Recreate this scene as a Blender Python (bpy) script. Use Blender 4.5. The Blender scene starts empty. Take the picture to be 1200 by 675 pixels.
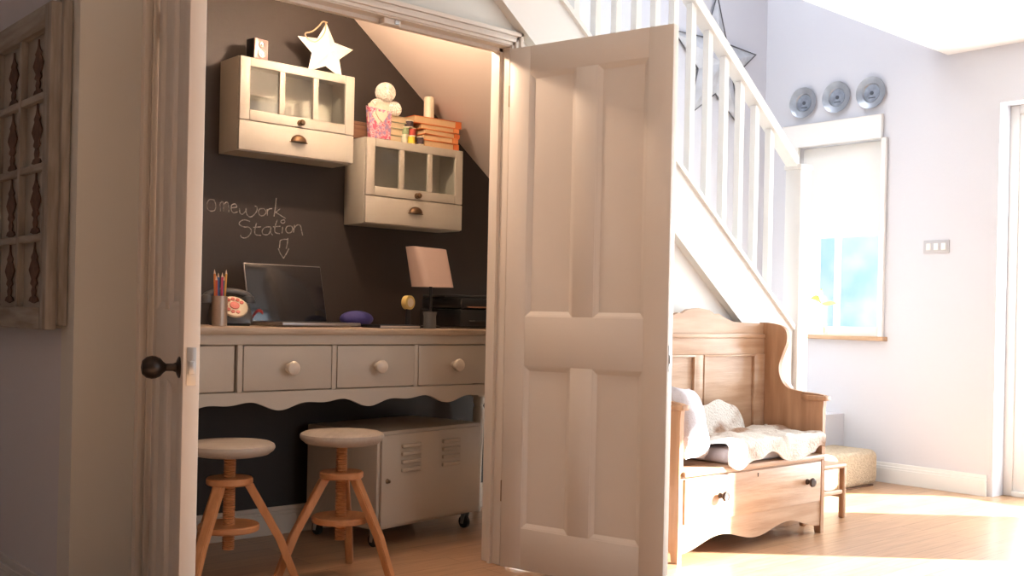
import bpy, bmesh, math, random
from mathutils import Vector, Matrix
random.seed(7)
SC = bpy.context.scene
COL = SC.collection

# ------------------------------------------------------------------ camera
RX = Vector((.748, -.664, 0)).normalized(); FW = Vector((.664, .748, 0)).normalized(); UP = Vector((0, 0, 1))
ROLL = math.radians(1.2)
r_ = RX * math.cos(ROLL) + UP * math.sin(ROLL)
u_ = UP * math.cos(ROLL) - RX * math.sin(ROLL)
cam = bpy.data.cameras.new('camera'); camo = bpy.data.objects.new('camera', cam); COL.objects.link(camo)
mm = Matrix((r_, u_, -FW)).transposed().to_4x4(); mm.translation = Vector((-1.29, -3.055, .956))
camo.matrix_world = mm
cam.sensor_width = 36; cam.lens = 36 * 1241 / 1200; cam.shift_y = 32.5 / 1200
cam.clip_start = .05
SC.camera = camo

# ------------------------------------------------------------------ colour management, sky, sun, daylight
SC.view_settings.view_transform = 'Standard'; SC.view_settings.look = 'None'
SC.view_settings.gamma = 1; SC.view_settings.use_curve_mapping = False
SC.view_settings.exposure = 0.0
SUN_STRENGTH = 58.0; SKY = 4.3; WIN = 130.0; LAMP = 41.0; WELL = 32.0; REAR = .5

w = bpy.data.worlds.new('sky'); SC.world = w; w.use_nodes = True
nt = w.node_tree; bg = nt.nodes['Background']
bg.inputs[0].default_value = (.80, .90, 1, 1); bg.inputs[1].default_value = SKY

def aim(o, d): o.rotation_euler = Vector(d).to_track_quat('-Z', 'Y').to_euler()
L = bpy.data.lights.new('sun', 'SUN'); L.energy = SUN_STRENGTH; L.angle = math.radians(.6); L.color = (1, .97, .92)
so = bpy.data.objects.new('sun', L); COL.objects.link(so); so.location = (8, -6, 4)
aim(so, (-.725, .688, -math.tan(math.radians(21.5))))
def area(name, loc, d, sx, sy, e, col=(.92, .96, 1)):
    L = bpy.data.lights.new(name, 'AREA'); L.shape = 'RECTANGLE'; L.size = sx; L.size_y = sy; L.energy = e; L.color = col
    o = bpy.data.objects.new(name, L); COL.objects.link(o); o.location = loc; aim(o, d); return o
# daylight entering through the patio doors in the end wall; plus added stairwell and rear fill lamps
area('patio_daylight_near', (5.0, -1.0, 1.1), (-1, .15, -.05), 1.1, 2.1, WIN * 1.0)
area('patio_daylight_wide', (5.0, -3.1, 1.05), (-1, .45, -.05), .8, 2.05, WIN * .6)
area('stairwell_fill', (2.6, .52, 4.55), (0.2, 0, -1), 2.4, .9, WELL)  # added overhead lamp standing in for daylight from upstairs
area('rear_fill', (2.3, -5.35, 1.5), (-.25, 1, -.1), 2.2, 1.4, REAR)  # added fill from an unseen opening behind the camera

# ------------------------------------------------------------------ materials
def mat(name, col, rough=.5, metal=0, bump=0, bscale=40, var=0, vscale=3, spec=.5, emit=None, estr=0, trans=0, stretch=(1, 1, 1), col2=None):
    m = bpy.data.materials.new(name); m.use_nodes = True
    n = m.node_tree.nodes; l = m.node_tree.links; b = n['Principled BSDF']
    b.inputs['Base Color'].default_value = (*col, 1); b.inputs['Roughness'].default_value = rough
    b.inputs['Metallic'].default_value = metal; b.inputs['Specular IOR Level'].default_value = spec
    b.inputs['Transmission Weight'].default_value = trans
    if emit: b.inputs['Emission Color'].default_value = (*emit, 1); b.inputs['Emission Strength'].default_value = estr
    tc = n.new('ShaderNodeTexCoord'); mp = n.new('ShaderNodeMapping'); mp.inputs['Scale'].default_value = stretch
    l.new(tc.outputs['Object'], mp.inputs[0])
    if var or col2:
        no = n.new('ShaderNodeTexNoise'); no.inputs['Scale'].default_value = vscale; no.inputs['Detail'].default_value = 6
        l.new(mp.outputs[0], no.inputs['Vector'])
        rp = n.new('ShaderNodeValToRGB'); rp.color_ramp.elements[0].position = .35; rp.color_ramp.elements[1].position = .65
        c2 = col2 or tuple(max(0, c * (1 - var)) for c in col)
        rp.color_ramp.elements[0].color = (*c2, 1); rp.color_ramp.elements[1].color = (*col, 1)
        l.new(no.outputs[0], rp.inputs[0]); l.new(rp.outputs[0], b.inputs['Base Color'])
    if bump:
        nb = n.new('ShaderNodeTexNoise'); nb.inputs['Scale'].default_value = bscale; nb.inputs['Detail'].default_value = 4
        l.new(mp.outputs[0], nb.inputs['Vector'])
        bp = n.new('ShaderNodeBump'); bp.inputs['Strength'].default_value = bump; bp.inputs['Distance'].default_value = .01
        l.new(nb.outputs[0], bp.inputs['Height']); l.new(bp.outputs[0], b.inputs['Normal'])
    return m
def woodmat(name, c1, c2, rough=.45, axis=0, scale=6, knots=False):
    st = [1, 1, 1]
    for i in range(3):
        if i != axis: st[i] = 9
    return mat(name, c1, rough, col2=c2, vscale=scale, stretch=tuple(st), bump=.12, bscale=scale * 4)
def glassmat(name, tint=(1, 1, 1), mix=.12, rough=.03):
    m = bpy.data.materials.new(name); m.use_nodes = True; n = m.node_tree.nodes; l = m.node_tree.links
    n.clear(); o = n.new('ShaderNodeOutputMaterial'); t = n.new('ShaderNodeBsdfTransparent'); g = n.new('ShaderNodeBsdfGlossy')
    t.inputs[0].default_value = (*tint, 1); g.inputs['Roughness'].default_value = rough
    x = n.new('ShaderNodeMixShader'); x.inputs[0].default_value = mix
    l.new(t.outputs[0], x.inputs[1]); l.new(g.outputs[0], x.inputs[2]); l.new(x.outputs[0], o.inputs[0]); return m
def floormat():
    m = bpy.data.materials.new('oak_boards'); m.use_nodes = True; n = m.node_tree.nodes; l = m.node_tree.links; b = n['Principled BSDF']
    tc = n.new('ShaderNodeTexCoord'); br = n.new('ShaderNodeTexBrick'); l.new(tc.outputs['Object'], br.inputs['Vector'])
    br.offset = .37; br.inputs['Scale'].default_value = 1; br.inputs['Brick Width'].default_value = 1.3; br.inputs['Row Height'].default_value = .11
    br.inputs['Mortar Size'].default_value = .0012; br.inputs['Mortar Smooth'].default_value = .2
    br.inputs['Color1'].default_value = (.50, .30, .175, 1); br.inputs['Color2'].default_value = (.41, .235, .13, 1); br.inputs['Mortar'].default_value = (.16, .08, .04, 1)
    mp = n.new('ShaderNodeMapping'); mp.inputs['Scale'].default_value = (1.2, 14, 14); l.new(tc.outputs['Object'], mp.inputs[0])
    no = n.new('ShaderNodeTexNoise'); no.inputs['Scale'].default_value = 4; no.inputs['Detail'].default_value = 8; l.new(mp.outputs[0], no.inputs['Vector'])
    mx = n.new('ShaderNodeMixRGB'); mx.blend_type = 'MULTIPLY'; mx.inputs[0].default_value = .55
    rp = n.new('ShaderNodeValToRGB'); rp.color_ramp.elements[0].position = .3; rp.color_ramp.elements[0].color = (.62, .55, .48, 1); rp.color_ramp.elements[1].position = .7
    rp.color_ramp.elements[1].color = (1.1, 1.1, 1.1, 1)
    l.new(no.outputs[0], rp.inputs[0]); l.new(br.outputs['Color'], mx.inputs[1]); l.new(rp.outputs[0], mx.inputs[2]); l.new(mx.outputs[0], b.inputs['Base Color'])
    b.inputs['Roughness'].default_value = .32
    bp = n.new('ShaderNodeBump'); bp.inputs['Strength'].default_value = .25; bp.inputs['Distance'].default_value = .003; bp.invert = True
    l.new(br.outputs['Fac'], bp.inputs['Height']); l.new(bp.outputs[0], b.inputs['Normal']); return m

K = {}
K['wall'] = mat('lilac_grey_wall', (.62, .62, .665), .75, bump=.06, bscale=60)
K['front'] = mat('pale_front_paint', (.66, .655, .62), .6, bump=.05, bscale=30)
K['farwall'] = mat('grey_far_wall', (.30, .29, .29), .8)
K['white'] = mat('white_paint', (.80, .79, .77), .55, bump=.04, bscale=30)
K['ceil'] = mat('ceiling_white', (.85, .85, .85), .8)
K['cream'] = mat('cream_gloss_paint', (.62, .54, .455), .38, bump=.05, bscale=25, var=.05)
K['creamdoor'] = mat('cream_door_paint', (.76, .70, .64), .42, bump=.06, bscale=18, var=.04)
K['cab'] = mat('stone_cabinet_paint', (.43, .405, .345), .5, bump=.04, bscale=40, var=.04)
K['cabin'] = mat('cabinet_inside', (.50, .47, .41), .6)
K['board'] = mat('chalkboard_paint', (.036, .027, .0225), .58, bump=.05, bscale=50, var=.25, vscale=2, spec=.4)
K['soffit'] = mat('plaster_soffit', (.72, .62, .55), .75, bump=.05, bscale=30)
K['floor'] = floormat()
K['chalk'] = mat('chalk', (.42, .39, .36), .95, bump=.5, bscale=200, var=.6, vscale=120)
K['iron'] = mat('dark_bronze', (.035, .026, .022), .35, metal=.6, bump=.05)
K['pull'] = mat('antique_brass', (.16, .10, .055), .38, metal=.9, bump=.1, bscale=60)
K['brass'] = mat('dull_brass', (.30, .22, .14), .4, metal=.9)
K['steel'] = mat('steel', (.55, .55, .55), .42, metal=1)
K['hook'] = K['steel']
K['desk'] = mat('stone_desk_paint', (.50, .44, .37), .5, bump=.05, bscale=30, var=.06)
K['desktop'] = woodmat('waxed_desk_top', (.46, .36, .27), (.36, .27, .19), .4, 0)
K['seat'] = woodmat('grey_painted_seat', (.42, .36, .30), (.36, .30, .25), .5, 0, 4)
K['beech'] = woodmat('beech_leg', (.56, .25, .10), (.46, .19, .07), .42, 2, 5)
K['beech2'] = woodmat('beech_disc', (.55, .245, .10), (.45, .185, .07), .42, 0, 5)
K['locker'] = mat('putty_enamel', (.54, .46, .37), .35, bump=.02)
K['black'] = mat('black_plastic', (.012, .012, .013), .3)
K['rubber'] = mat('dark_rubber', (.03, .03, .03), .6)
K['pine'] = woodmat('waxed_pine', (.58, .38, .25), (.46, .27, .16), .4, 0, 3)
K['pinev'] = woodmat('waxed_pine_upright', (.54, .31, .18), (.40, .21, .11), .4, 2, 3)
K['knob'] = mat('brown_ceramic', (.055, .035, .03), .25)
K['old'] = woodmat('weathered_paint', (.35, .325, .295), (.22, .19, .165), .8, 2, 5)
K['old2'] = woodmat('weathered_paint_rail', (.36, .335, .305), (.23, .20, .17), .8, 1, 5)
K['rust'] = mat('rusty_fretwork', (.13, .065, .04), .8, bump=.3, bscale=80, var=.5, vscale=30)
K['backing'] = mat('faded_backing', (.30, .27, .23), .6, var=.35, vscale=7)
K['mirror'] = mat('clouded_mirror', (.46, .43, .38), .3, metal=.25, var=.3, vscale=8)
K['star'] = mat('white_star', (.86, .82, .72), .55, bump=.05)
K['rope'] = mat('jute_rope', (.50, .36, .22), .9, bump=.5, bscale=200)
K['pinkm'] = mat('pink_metal', (.46, .33, .32), .35, metal=.3)
K['glass'] = glassmat('clear_glass', (.96, .98, .97), .06)
K['zinc'] = mat('galvanised_zinc', (.62, .63, .66), .5, metal=.35, bump=.3, bscale=50, var=.2, vscale=12)
K['zincd'] = mat('dark_zinc_edge', (.10, .10, .11), .6)
K['tin'] = mat('pressed_tin', (.46, .49, .54), .3, metal=.6, bump=.1, var=.3, vscale=10)
K['yarn'] = mat('white_yarn', (.72, .67, .60), .95, bump=.6, bscale=120)
K['candle'] = mat('ivory_wax', (.72, .63, .48), .5)
K['paperedge'] = mat('yellowed_pages', (.62, .43, .24), .8, bump=.3, bscale=150, stretch=(1, 1, 20))
K['paperedge2'] = mat('aged_pages', (.50, .39, .24), .8, bump=.3, bscale=150, stretch=(1, 1, 20))
K['orange'] = mat('orange_cover', (.66, .17, .04), .5)
K['orange2'] = mat('pale_orange_cover', (.68, .25, .08), .5)
K['greenbk'] = mat('green_cover', (.16, .21, .13), .55)
K['tanbk'] = mat('tan_cover', (.42, .33, .19), .6)
K['redthread'] = mat('red_thread', (.42, .06, .04), .7, bump=.4, bscale=200)
K['yelthread'] = mat('yellow_thread', (.80, .62, .06), .7, bump=.4, bscale=200)
K['grnthread'] = mat('green_thread', (.28, .36, .20), .7, bump=.4, bscale=200)
K['crmthread'] = mat('cream_thread', (.55, .55, .42), .7, bump=.4, bscale=200)
K['drkthread'] = mat('dark_thread', (.05, .03, .035), .7, bump=.4, bscale=200)
K['bag'] = mat('patterned_paper', (.52, .17, .20), .6, col2=(.26, .19, .34), vscale=55)
n_ = K['bag'].node_tree.nodes
for q in n_:
    if q.type == 'VALTORGB':
        q.color_ramp.elements[0].position = .42; q.color_ramp.elements[1].position = .47
        e_ = q.color_ramp.elements.new(.53); e_.color = (.62, .50, .52, 1); e_ = q.color_ramp.elements.new(.58); e_.color = (.50, .08, .14, 1)
K['bagpale'] = mat('cream_tissue', (.70, .58, .46), .7, bump=.3)
K['boxwood'] = woodmat('brown_box', (.20, .10, .055), (.13, .06, .03), .5, 0)
K['screen'] = mat('dark_screen', (.014, .014, .017), .12, spec=.6)
K['alu'] = mat('laptop_aluminium', (.34, .32, .31), .35, metal=.8)
K['blue'] = mat('blue_fabric', (.035, .03, .16), .7, bump=.3)
K['phone'] = mat('grey_telephone', (.06, .06, .062), .28)
K['dial'] = mat('cream_dial', (.66, .55, .40), .45)
K['dialred'] = mat('red_dial', (.46, .07, .045), .45)
K['red'] = mat('red_plastic', (.35, .03, .03), .4)
K['shade'] = mat('pink_white_shade', (.58, .44, .38), .6)
K['copper'] = mat('copper_line', (.42, .22, .14), .35, metal=.8)
K['pot'] = mat('brushed_pot', (.42, .33, .27), .35, metal=.7, stretch=(30, 30, 1), bump=.1)
K['linen'] = mat('lilac_linen', (.66, .63, .68), .9, bump=.3, bscale=90)
K['fur'] = mat('cowhide_fur', (.80, .76, .71), .95, bump=.8, bscale=90, col2=(.42, .27, .19), vscale=5.5)
for q in K['fur'].node_tree.nodes:
    if q.type == 'VALTORGB': q.color_ramp.elements[0].position = .36; q.color_ramp.elements[1].position = .48
K['pouffe'] = mat('beige_boucle', (.52, .40, .28), .95, bump=.9, bscale=140, var=.25, vscale=60)
K['carpet'] = mat('pale_carpet', (.62, .56, .50), .95, bump=.5, bscale=150)
K['blind'] = mat('white_blind', (.80, .79, .76), .8)
K['garden'] = mat('garden_blur', (.5, .6, .7))
K['leaf'] = mat('leaf_green', (.42, .62, .06), .5)
K['woodsill'] = woodmat('pine_sill', (.55, .36, .22), (.45, .28, .16), .5, 1)
K['plaque'] = mat('grey_white_plastic', (.46, .45, .47), .4)
K['bulb'] = mat('warm_bulb', (1, .8, .6), .5, emit=(1, .72, .45), estr=12)

# ------------------------------------------------------------------ mesh helpers
class MB:
    def __init__(s): s.bm = bmesh.new()
    def _take(s, b, M=None):
        if M is not None: bmesh.ops.transform(b, matrix=M, verts=b.verts)
        me = bpy.data.meshes.new('t'); b.to_mesh(me); b.free(); s.bm.from_mesh(me); bpy.data.meshes.remove(me); return s
    def box(s, a, b, bev=0, M=None, seg=2):
        t = bmesh.new(); bmesh.ops.create_cube(t, size=1)
        a = Vector(a); b = Vector(b); c = (a + b) / 2; d = b - a
        for v in t.verts: v.co = Vector((v.co.x * d.x + c.x, v.co.y * d.y + c.y, v.co.z * d.z + c.z))
        if bev: bmesh.ops.bevel(t, geom=t.edges[:], offset=min(bev, min(abs(x) for x in d) * .45), segments=seg, affect='EDGES', profile=.5)
        return s._take(t, M)
    def bar(s, p, q, w, h, bev=0):                       # rectangular bar between two points
        p = Vector(p); q = Vector(q); d = q - p; L = d.length; M = d.to_track_quat('Z', 'Y').to_matrix().to_4x4(); M.translation = p
        return s.box((-w / 2, -h / 2, 0), (w / 2, h / 2, L), bev, M)
    def cyl(s, p, q, r, r2=None, seg=24):
        p = Vector(p); q = Vector(q); d = q - p; t = bmesh.new()
        bmesh.ops.create_cone(t, cap_ends=True, segments=seg, radius1=r, radius2=r if r2 is None else r2, depth=d.length)
        M = d.to_track_quat('Z', 'Y').to_matrix().to_4x4(); M.translation = (p + q) / 2
        return s._take(t, M)
    def sph(s, c, r, sc=(1, 1, 1), seg=24, M=None):
        t = bmesh.new(); bmesh.ops.create_uvsphere(t, u_segments=seg, v_segments=seg // 2, radius=r)
        for v in t.verts: v.co = Vector((v.co.x * sc[0] + c[0], v.co.y * sc[1] + c[1], v.co.z * sc[2] + c[2]))
        return s._take(t, M)
    def lathe(s, prof, c=(0, 0, 0), d=(0, 0, 1), seg=32):  # prof = (radius, height)
        t = bmesh.new(); rings = []
        for r, h in prof:
            rings.append([t.verts.new((r * math.cos(2 * math.pi * i / seg), r * math.sin(2 * math.pi * i / seg), h)) for i in range(seg)] if r > 1e-5 else [t.verts.new((0, 0, h))])
        for A, B in zip(rings, rings[1:]):
            for i in range(seg):
                j = (i + 1) % seg
                if len(A) == 1 and len(B) == 1: continue
                if len(A) == 1: t.faces.new((A[0], B[j], B[i]))
                elif len(B) == 1: t.faces.new((A[i], A[j], B[0]))
                else: t.faces.new((A[i], A[j], B[j], B[i]))
        if len(rings[0]) > 1: t.faces.new(rings[0][::-1])
        if len(rings[-1]) > 1: t.faces.new(rings[-1])
        M = Vector(d).to_track_quat('Z', 'Y').to_matrix().to_4x4(); M.translation = Vector(c)
        bmesh.ops.recalc_face_normals(t, faces=t.faces)
        return s._take(t, M)
    def prism(s, pts, a0, a1, axis='Y', bev=0):           # 2D outline extruded along an axis; pts are the other two coordinates in order
        t = bmesh.new()
        def mk(p, a): return {'X': (a, p[0], p[1]), 'Y': (p[0], a, p[1]), 'Z': (p[0], p[1], a)}[axis]
        A = [t.verts.new(mk(p, a0)) for p in pts]; B = [t.verts.new(mk(p, a1)) for p in pts]
        t.faces.new(A); t.faces.new(B[::-1]); n = len(pts)
        for i in range(n): t.faces.new((A[i], B[i], B[(i + 1) % n], A[(i + 1) % n]))
        bmesh.ops.recalc_face_normals(t, faces=t.faces)
        if bev: bmesh.ops.bevel(t, geom=t.edges[:], offset=bev, segments=1, affect='EDGES')
        return s._take(t)
    def tube(s, pts, r, seg=8, closed=False):
        pts = [Vector(p) for p in pts]; t = bmesh.new(); rings = []; n = len(pts)
        prev = None
        for i, p in enumerate(pts):
            if closed: d = pts[(i + 1) % n] - pts[i - 1]
            else: d = pts[min(i + 1, n - 1)] - pts[max(i - 1, 0)]
            d.normalize()
            if prev is None: a = d.orthogonal().normalized()
            else: a = (prev - d * prev.dot(d)).normalized()
            prev = a; b = d.cross(a); rr = r[i] if isinstance(r, (list, tuple)) else r
            rings.append([t.verts.new(p + (a * math.cos(2 * math.pi * k / seg) + b * math.sin(2 * math.pi * k / seg)) * rr) for k in range(seg)])
        pairs = list(zip(rings, rings[1:])) + ([(rings[-1], rings[0])] if closed else [])
        for A, B in pairs:
            for k in range(seg): t.faces.new((A[k], A[(k + 1) % seg], B[(k + 1) % seg], B[k]))
        if not closed: t.faces.new(rings[0][::-1]); t.faces.new(rings[-1])
        bmesh.ops.recalc_face_normals(t, faces=t.faces)
        return s._take(t)
    def grid(s, fn, nu, nv, thick=0):                     # surface fn(u,v) -> point, given real thickness along its normals
        t = bmesh.new(); V = [[t.verts.new(fn(i / nu, j / nv)) for j in range(nv + 1)] for i in range(nu + 1)]
        for i in range(nu):
            for j in range(nv): t.faces.new((V[i][j], V[i + 1][j], V[i + 1][j + 1], V[i][j + 1]))
        bmesh.ops.recalc_face_normals(t, faces=t.faces)
        if thick: bmesh.ops.solidify(t, geom=t.faces[:], thickness=thick)
        return s._take(t)
    def build(s, name, m, parent=None, smooth=True, label=None):
        me = bpy.data.meshes.new(name); s.bm.to_mesh(me); s.bm.free()
        me.materials.append(m)
        if smooth:
            for p in me.polygons: p.use_smooth = True
            try: me.set_sharp_from_angle(angle=math.radians(35))
            except Exception: pass
        o = bpy.data.objects.new(name, me); COL.objects.link(o)
        if parent: o.parent = parent
        if label: o['label'] = label
        return o
def tag(o, label, cat, group=None):
    o['label'] = label; o['category'] = cat
    if group: o['group'] = group
    return o
def thing(name, label, cat, loc=(0, 0, 0), rz=0, group=None):
    o = bpy.data.objects.new(name, None); o.empty_display_size = .05; COL.objects.link(o)
    o.location = loc; o.rotation_euler = (0, 0, rz); return tag(o, label, cat, group)
def struct(mb, name, m, parent=None):
    o = mb.build(name, m, parent, smooth=False)
    if not parent: o['kind'] = 'structure'
    return o
def copytree(o, parent=None):
    c = o.copy(); COL.objects.link(c)
    if parent: c.parent = parent
    for ch in list(o.children): copytree(ch, c)
    return c
def smoothpts(pts, n=8):
    out = []
    P = [pts[0]] + list(pts) + [pts[-1]]
    for i in range(1, len(P) - 2):
        for k in range(n):
            t = k / n; a, b, c, d = [Vector(x) for x in P[i - 1:i + 3]]
            out.append(.5 * ((2 * b) + (c - a) * t + (2 * a - 5 * b + 4 * c - d) * t * t + (3 * b - a - 3 * c + d) * t ** 3))
    out.append(Vector(pts[-1])); return out

# ================================================================== ROOM SHELL
XE = 4.65; CZ = 2.52; SL = .78
T = .12
struct(MB().box((-4, -5.2, -.1), (4.9, 1.25, 0)), 'floor', K['floor'])
struct(MB().box((-4, -5.2, CZ), (4.9, -.12, CZ + .12)), 'ceiling', K['ceil'])
struct(MB().box((-4.12, -5.2, 0), (-4, 1.25, CZ)), 'wall_far_left', K['farwall'])
# side of the cupboard carrying the old window, runs away from the corner
struct(MB().box((-.23, .1, 0), (-.13, 1.13, 3.6)), 'wall_left', K['wall'])
struct(MB().box((-4, 1.13, 0), (-.23, 1.25, CZ)), 'wall_back_left', K['wall'])
struct(MB().box((-.23, 1.13, 0), (4.9, 1.25, 4.7)), 'wall_stairwell', K['wall'])
struct(MB().box((-4, -.12, CZ + .12), (4.9, -.0, 4.7)).box((-4, -.12, CZ+.0), (-.23, 1.13, CZ + .12)), 'wall_landing', K['wall'])
struct(MB().box((-.23, -.12, 4.7), (1.4, 1.25, 4.8)).box((3.8, -.12, 4.7), (4.9, 1.25, 4.8)), 'ceiling_stairwell', K['ceil'])  # gap added in the unseen ceiling to let more daylight down the stairwell
struct(MB().box((-.23, 0, 3.6), (-.13, 1.13, 4.7)), 'wall_landing_side', K['wall'])
# end wall with two patio openings and a small garden window
WY0, WY1, WZ0, WZ1 = .27, .85, .87, 2.08
e = MB()
X0, X1 = XE, XE + .25
e.box((X0, WY1, 0), (X1, 1.25, 4.7)).box((X0, WY0, 0), (X1, WY1, WZ0)).box((X0, WY0, WZ1), (X1, WY1, 4.7))
e.box((X0, -.43, 0), (X1, WY0, 4.7)).box((X0, -1.55, 2.2), (X1, -.43, 4.7)).box((X0, -2.66, 0), (X1, -1.55, CZ + .12))
e.box((X0, -3.55, 2.15), (X1, -2.66, CZ + .12)).box((X0, -5.2, 0), (X1, -3.55, CZ + .12))
struct(e, 'wall_right', K['wall'])
struct(MB().box((-4, -5.32, 0), (1.2, -5.2, CZ)).box((3.4, -5.32, 0), (4.9, -5.2, CZ)).box((1.2, -5.32, 0), (3.4, -5.2, .8)).box((1.2, -5.32, 2.2), (3.4, -5.2, CZ)), 'wall_front', K['farwall'])  # unseen wall, window-sized opening added to let fill light in
# patio doors
def patio(n, y0, y1, ztop, leaves):
    r = bpy.data.objects.new('door_%d' % n, None); COL.objects.link(r); r.location = (XE + .16, (y0 + y1) / 2, 0); r['kind'] = 'structure'
    h = (y1 - y0) / 2; f = MB()
    f.box((-.03, -h, 0), (.04, -h + .05, ztop), .004).box((-.03, h - .05, 0), (.04, h, ztop), .004).box((-.03, -h + .05, ztop - .05), (.04, h - .05, ztop), .004).box((-.04, -h + .05, 0), (.05, h - .05, .03), .004)
    f.build('door_frame', K['white'], r)
    w_ = (2 * h - .1) / leaves
    for i in range(leaves):
        a = -h + .05 + i * w_; b = a + w_; m = MB()
        m.box((-.02, a, .03), (.025, a + .07, ztop - .05), .004).box((-.02, b - .07, .03), (.025, b, ztop - .05), .004)
        m.box((-.02, a + .07, .03), (.025, b - .07, .17), .004).box((-.02, a + .07, ztop - .13), (.025, b - .07, ztop - .05), .004)
        m.build('door_leaf', K['white'], r)
        MB().box((0, a + .07, .17), (.005, b - .07, ztop - .13)).build('pane', K['glass'], r)
patio(3, -1.55, -.43, 2.2, 1); patio(4, -3.55, -2.66, 2.15, 1)
struct(MB().box((4.9, -7, -.12), (12, 3, -.02)), 'terrace', mat('terrace_stone', (.55, .53, .50), .8, var=.2, vscale=2))
# garden window with blind and pine sill
r = bpy.data.objects.new('window_1', None); COL.objects.link(r); r.location = (XE, .56, .87); r['kind'] = 'structure'
h = .29; H = WZ1 - WZ0
f = MB().box((-.012, -h - .0, H - .0), (-.03, h + .12, H + .145), .004)
f.box((-.012, -h - .03, 0), (-.03, -h, H), .003).box((-.012, h, 0), (-.03, h + .045, H), .003)
f.build('architrave', K['white'], r)
f = MB().box((.05, -h, 0), (.1, -h + .05, H), .003).box((.05, h - .05, 0), (.1, h, H), .003).box((.05, -h + .05, 0), (.1, h - .05, .06), .003).box((.05, -h + .05, H - .05), (.1, h - .05, H), .003).box((.055, .04, .06), (.095, .065, H - .05), .003)
f.build('window_frame', K['white'], r)
MB().box((.07, -h + .05, .06), (.075, h - .05, H - .05)).build('pane', K['glass'], r)
MB().box((.02, -h + .01, .64), (.03, h - .01, H - .01), .001).cyl((.025, -h + .01, .635), (.025, h - .01, .635), .009).build('blind', K['blind'], r)
MB().box((-.055, -h - .05, -.02), (.12, h + .06, .006), .004).build('window_sill', K['woodsill'], r)
sg = thing('leaf_sprig', 'yellow green leaf sprig in a tiny glass jar on the garden window sill', 'plant', (XE - .02, .64, .876))
MB().lathe([(0, 0), (.022, 0), (.024, .05), (.018, .065), (.02, .075), (.017, .075), (.021, .05), (.019, .004), (0, .004)]).build('jar', K['glass'], sg)
MB().tube(smoothpts([(0, 0, .01), (0, 0, .1), (0, .01, .18), (-.01, .02, .22)]), .0025, 6).build('stem', K['leaf'], sg)
m = MB()
for dx_, dy_, z_, ln in ((0, .09, .24, 1), (-.0, -.10, .20, 1), (.0, .03, .28, .7)):
    m.grid(lambda u, v, dx_=dx_, dy_=dy_, z_=z_: Vector((-.01 + (v - .5) * .045 * math.sin(math.pi * min(1, u * 1.0)), .015 + dy_ * u, .2 + (z_ - .2) * math.sin(u * 2.4) + (v - .5) * .03 * math.sin(math.pi * u))), 10, 4, .0012)
m.build('leaves', K['leaf'], sg)
# added backdrop panel coloured as the pale blue outdoor view, outside the small window
struct(MB().box((7.2, -.4, 0), (7.3, 3.2, 2.6)), 'garden_backdrop', mat('blue_view_backdrop', (.12, .20, .24), .8, col2=(.24, .26, .26), vscale=3))

# baseboards
def base(mb_pts, name): return struct(mb_pts, name, K['white'])
K['skirt'] = mat('grey_white_skirting', (.66, .64, .64), .5)
def skirt_profile(mb, a, b, nrm, h=.15, t=.02):
    a = Vector(a); b = Vector(b); n = Vector(nrm)
    for z0, z1, tt in ((0, h * .72, t), (h * .72, h * .84, t * .75), (h * .84, h, t * .4)):
        p = a.copy(); q = b + n * tt
        mb.box((min(p.x, q.x), min(p.y, q.y), z0), (max(p.x, q.x), max(p.y, q.y), z1), .002)
    return mb
struct(skirt_profile(MB(), (-.23, 0, 0), (-.23, 1.13, 0), (-1, 0, 0)), 'baseboard_left', K['skirt'])
struct(skirt_profile(MB(), (XE, -.4, 0), (XE, 1.13, 0), (-1, 0, 0), .12), 'baseboard_right', K['white'])
struct(skirt_profile(MB(), (-.08, 1.0, 0), (2.6, 1.0, 0), (0, -1, 0), .118, .016), 'baseboard_back', K['cream'])

# ================================================================== CUPBOARD SHELL
def zl(x): return 2.147 - SL * (x - 1.294)      # lower edge of the stair string
def zu(x): return zl(x) + .31
struct(MB().box((-.23, 0, 0), (-.03, .1, 2.01)).prism([(-.23, 2.01), (1.5, 2.01), (1.5, zl(1.5) + .02), (-.13, zl(-.13) + .02), (-.23, zl(-.23) + .02)], 0, .1, 'Y'), 'wall_cupboard_front', K['front'])
struct(MB().prism([(1.41, 0), (3.27, 0), (3.27, zl(3.27) + .02), (1.5, zl(1.5) + .02), (1.5, 2.01), (1.41, 2.01)], 0.001, .1, 'Y'), 'wall_under_string', K['white'])
struct(MB().box((-.125, .1, 0), (-.03, 1.0, 2.45)), 'wall_cupboard_left', K['soffit'])
sx0, sz0 = 1.10, 2.277 - SL * (1.10 - 1.322)
sx1 = 3.3; sz1 = 2.277 - SL * (sx1 - 1.322)
struct(MB().prism([(-.13, 0), (3.3, 0), (3.3, sz1 + .012), (sx0, sz0 + .012), (-.13, sz0 + .012)], 1.0, 1.12, 'Y'), 'wall_back', K['board'])
struct(MB().prism([(sx0, sz0), (sx1, sz1), (sx1, sz1 + .012), (sx0, sz0 + .012)], .1, 1.0, 'Y').box((-.13, .1, sz0), (sx0, 1.0, sz0 + .012)), 'ceiling_cupboard', K['soffit'])
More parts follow.
